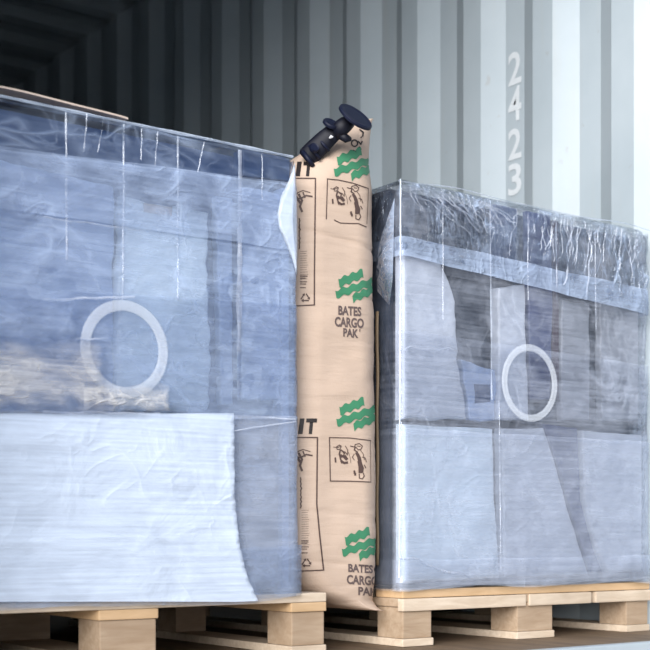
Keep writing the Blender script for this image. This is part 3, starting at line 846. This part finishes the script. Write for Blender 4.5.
# ------------------------------------------------------------------ valve with its cap
o0, _ = hit(335, 150); ysc = (o0-CAM).dot(FWD)     # distance of the paper behind the valve
valve_parent = obj('valve', bmesh.new(), M['navy'], bag); bpy.data.objects.remove(valve_parent)
def vp(px, py, out):
    """point standing 'out' metres in front of the paper behind (px, py)"""
    loc, nrm = hit(px, py)
    dpt = (loc-CAM).dot(FWD) if loc is not None else ysc
    dpt = min(dpt, ysc+0.06)-out
    return CAM + ray(px, py)*dpt
def tube(bm, P, radii, seg=16, flat=1.0):
    rings = []
    for i, p in enumerate(P):
        t = (P[min(i+1, len(P)-1)]-P[max(i-1, 0)]).normalized()
        s = t.cross(FWD).normalized(); u = s.cross(t).normalized()
        rings.append([bm.verts.new(p+(s*math.cos(2*math.pi*k/seg)+u*flat*math.sin(2*math.pi*k/seg))*radii[i]) for k in range(seg)])
    for a, b in zip(rings[:-1], rings[1:]):
        for k in range(seg): bm.faces.new((a[k], a[(k+1) % seg], b[(k+1) % seg], b[k]))
    bm.faces.new(rings[0]); bm.faces.new(list(reversed(rings[-1])))
    bmesh.ops.recalc_face_normals(bm, faces=bm.faces)
def lay(px, py, out, dist=ysc-0.01):
    return CAM + ray(px, py)*(dist-out)
mpp = ysc/F
bm = bmesh.new()
tube(bm, [lay(305, 159, .012), lay(307, 157, .014), lay(316, 149, .018), lay(326, 139, .024), lay(334, 132, .028), lay(338, 129, .026)],
     [8.5*mpp, 10.2*mpp, 10.8*mpp, 10.0*mpp, 9.0*mpp, 6*mpp], 20, 0.55)
vb = obj('valve', bm, M['navy'], bag, smooth=True); vb['label'] = 'navy plastic inflation valve'
bm = bmesh.new()      # ribs and ridges of the valve body
for (a, b_, r) in (((303, 152), (313, 166), 2.4), ((309, 146), (320, 159), 1.6), ((318, 138), (329, 151), 1.6)):
    tube(bm, [lay(*a, .026), lay((a[0]+b_[0])/2, (a[1]+b_[1])/2, .036), lay(*b_, .026)], [r*mpp]*3, 10)
obj('ridge', bm, M['navy_shine'], vb, smooth=True)
bm = bmesh.new()      # shoulder and socket that holds the cap
tube(bm, [lay(334, 133, .034), lay(341, 128, .038), lay(346, 124, .038), lay(351, 121, .036)], [7*mpp, 8.5*mpp, 8*mpp, 6*mpp], 20, 0.8)
tube(bm, [lay(340, 134, .034), lay(347, 139, .034), lay(351, 139, .030)], [5*mpp, 4.2*mpp, 2*mpp], 14, 0.8)
obj('valve_socket', bm, M['navy'], vb, smooth=True)
def disc(name, c, axis_px, ra, rb, th, mat, out, roll):
    """round plate seen at a slant: ra along axis_px, rb across it"""
    bm = bmesh.new(); cen = lay(*c, out)
    ax = (RGT*math.cos(axis_px)+UP*math.sin(axis_px)).normalized()
    side = (RGT*-math.sin(axis_px)+UP*math.cos(axis_px)).normalized()
    tilt = math.acos(max(-1, min(1, rb/ra)))*roll
    nrm = (FWD*-math.cos(tilt)+side*math.sin(tilt)).normalized(); v = nrm.cross(ax).normalized()
    NS = 40; prof = [(0.0, th*0.5), (0.7, th*0.55), (0.93, th*0.8), (1.0, th*0.35), (1.0, -th*0.5), (0.9, -th*0.8), (0, -th*0.8)]
    R = []
    for (q, h) in prof[1:-1]:
        R.append([bm.verts.new(cen+(ax*math.cos(2*math.pi*k/NS)+v*math.sin(2*math.pi*k/NS))*ra*mpp*q+nrm*h) for k in range(NS)])
    for a, b in zip(R[:-1], R[1:]):
        for k in range(NS): bm.faces.new((a[k], a[(k+1) % NS], b[(k+1) % NS], b[k]))
    bm.faces.new(R[0]); bm.faces.new(R[-1]); bmesh.ops.recalc_face_normals(bm, faces=bm.faces)
    return obj(name, bm, mat, vb, smooth=False)
disc('valve_cap', (355.5, 117), math.radians(-39), 18.8, 10.2, 0.006, M['navy_shine'], 0.050, 1)
disc('thumb_tab', (331, 124), math.radians(-28), 8.5, 5.0, 0.006, M['navy_shine'], 0.040, 1)
disc('valve_plug', (314, 148), math.radians(-40), 5.0, 4.2, 0.006, M['navy_shine'], 0.040, 1)
bm = bmesh.new(); tube(bm, [lay(329.5, 138.5, .056), lay(331.5, 135.5, .056)], [0.9*mpp]*2, 8); tube(bm, [lay(331.5, 137.8, .056), lay(333, 136.4, .056)], [0.7*mpp]*2, 8)
tube(bm, [lay(330.5, 137.5, .02), lay(330.5, 137.5, .054)], [1.3*mpp]*2, 10)
o = obj('screw', bm, M['metal'], vb, smooth=True)
o['label'] = 'small shiny metal fitting'
child_space(bag)
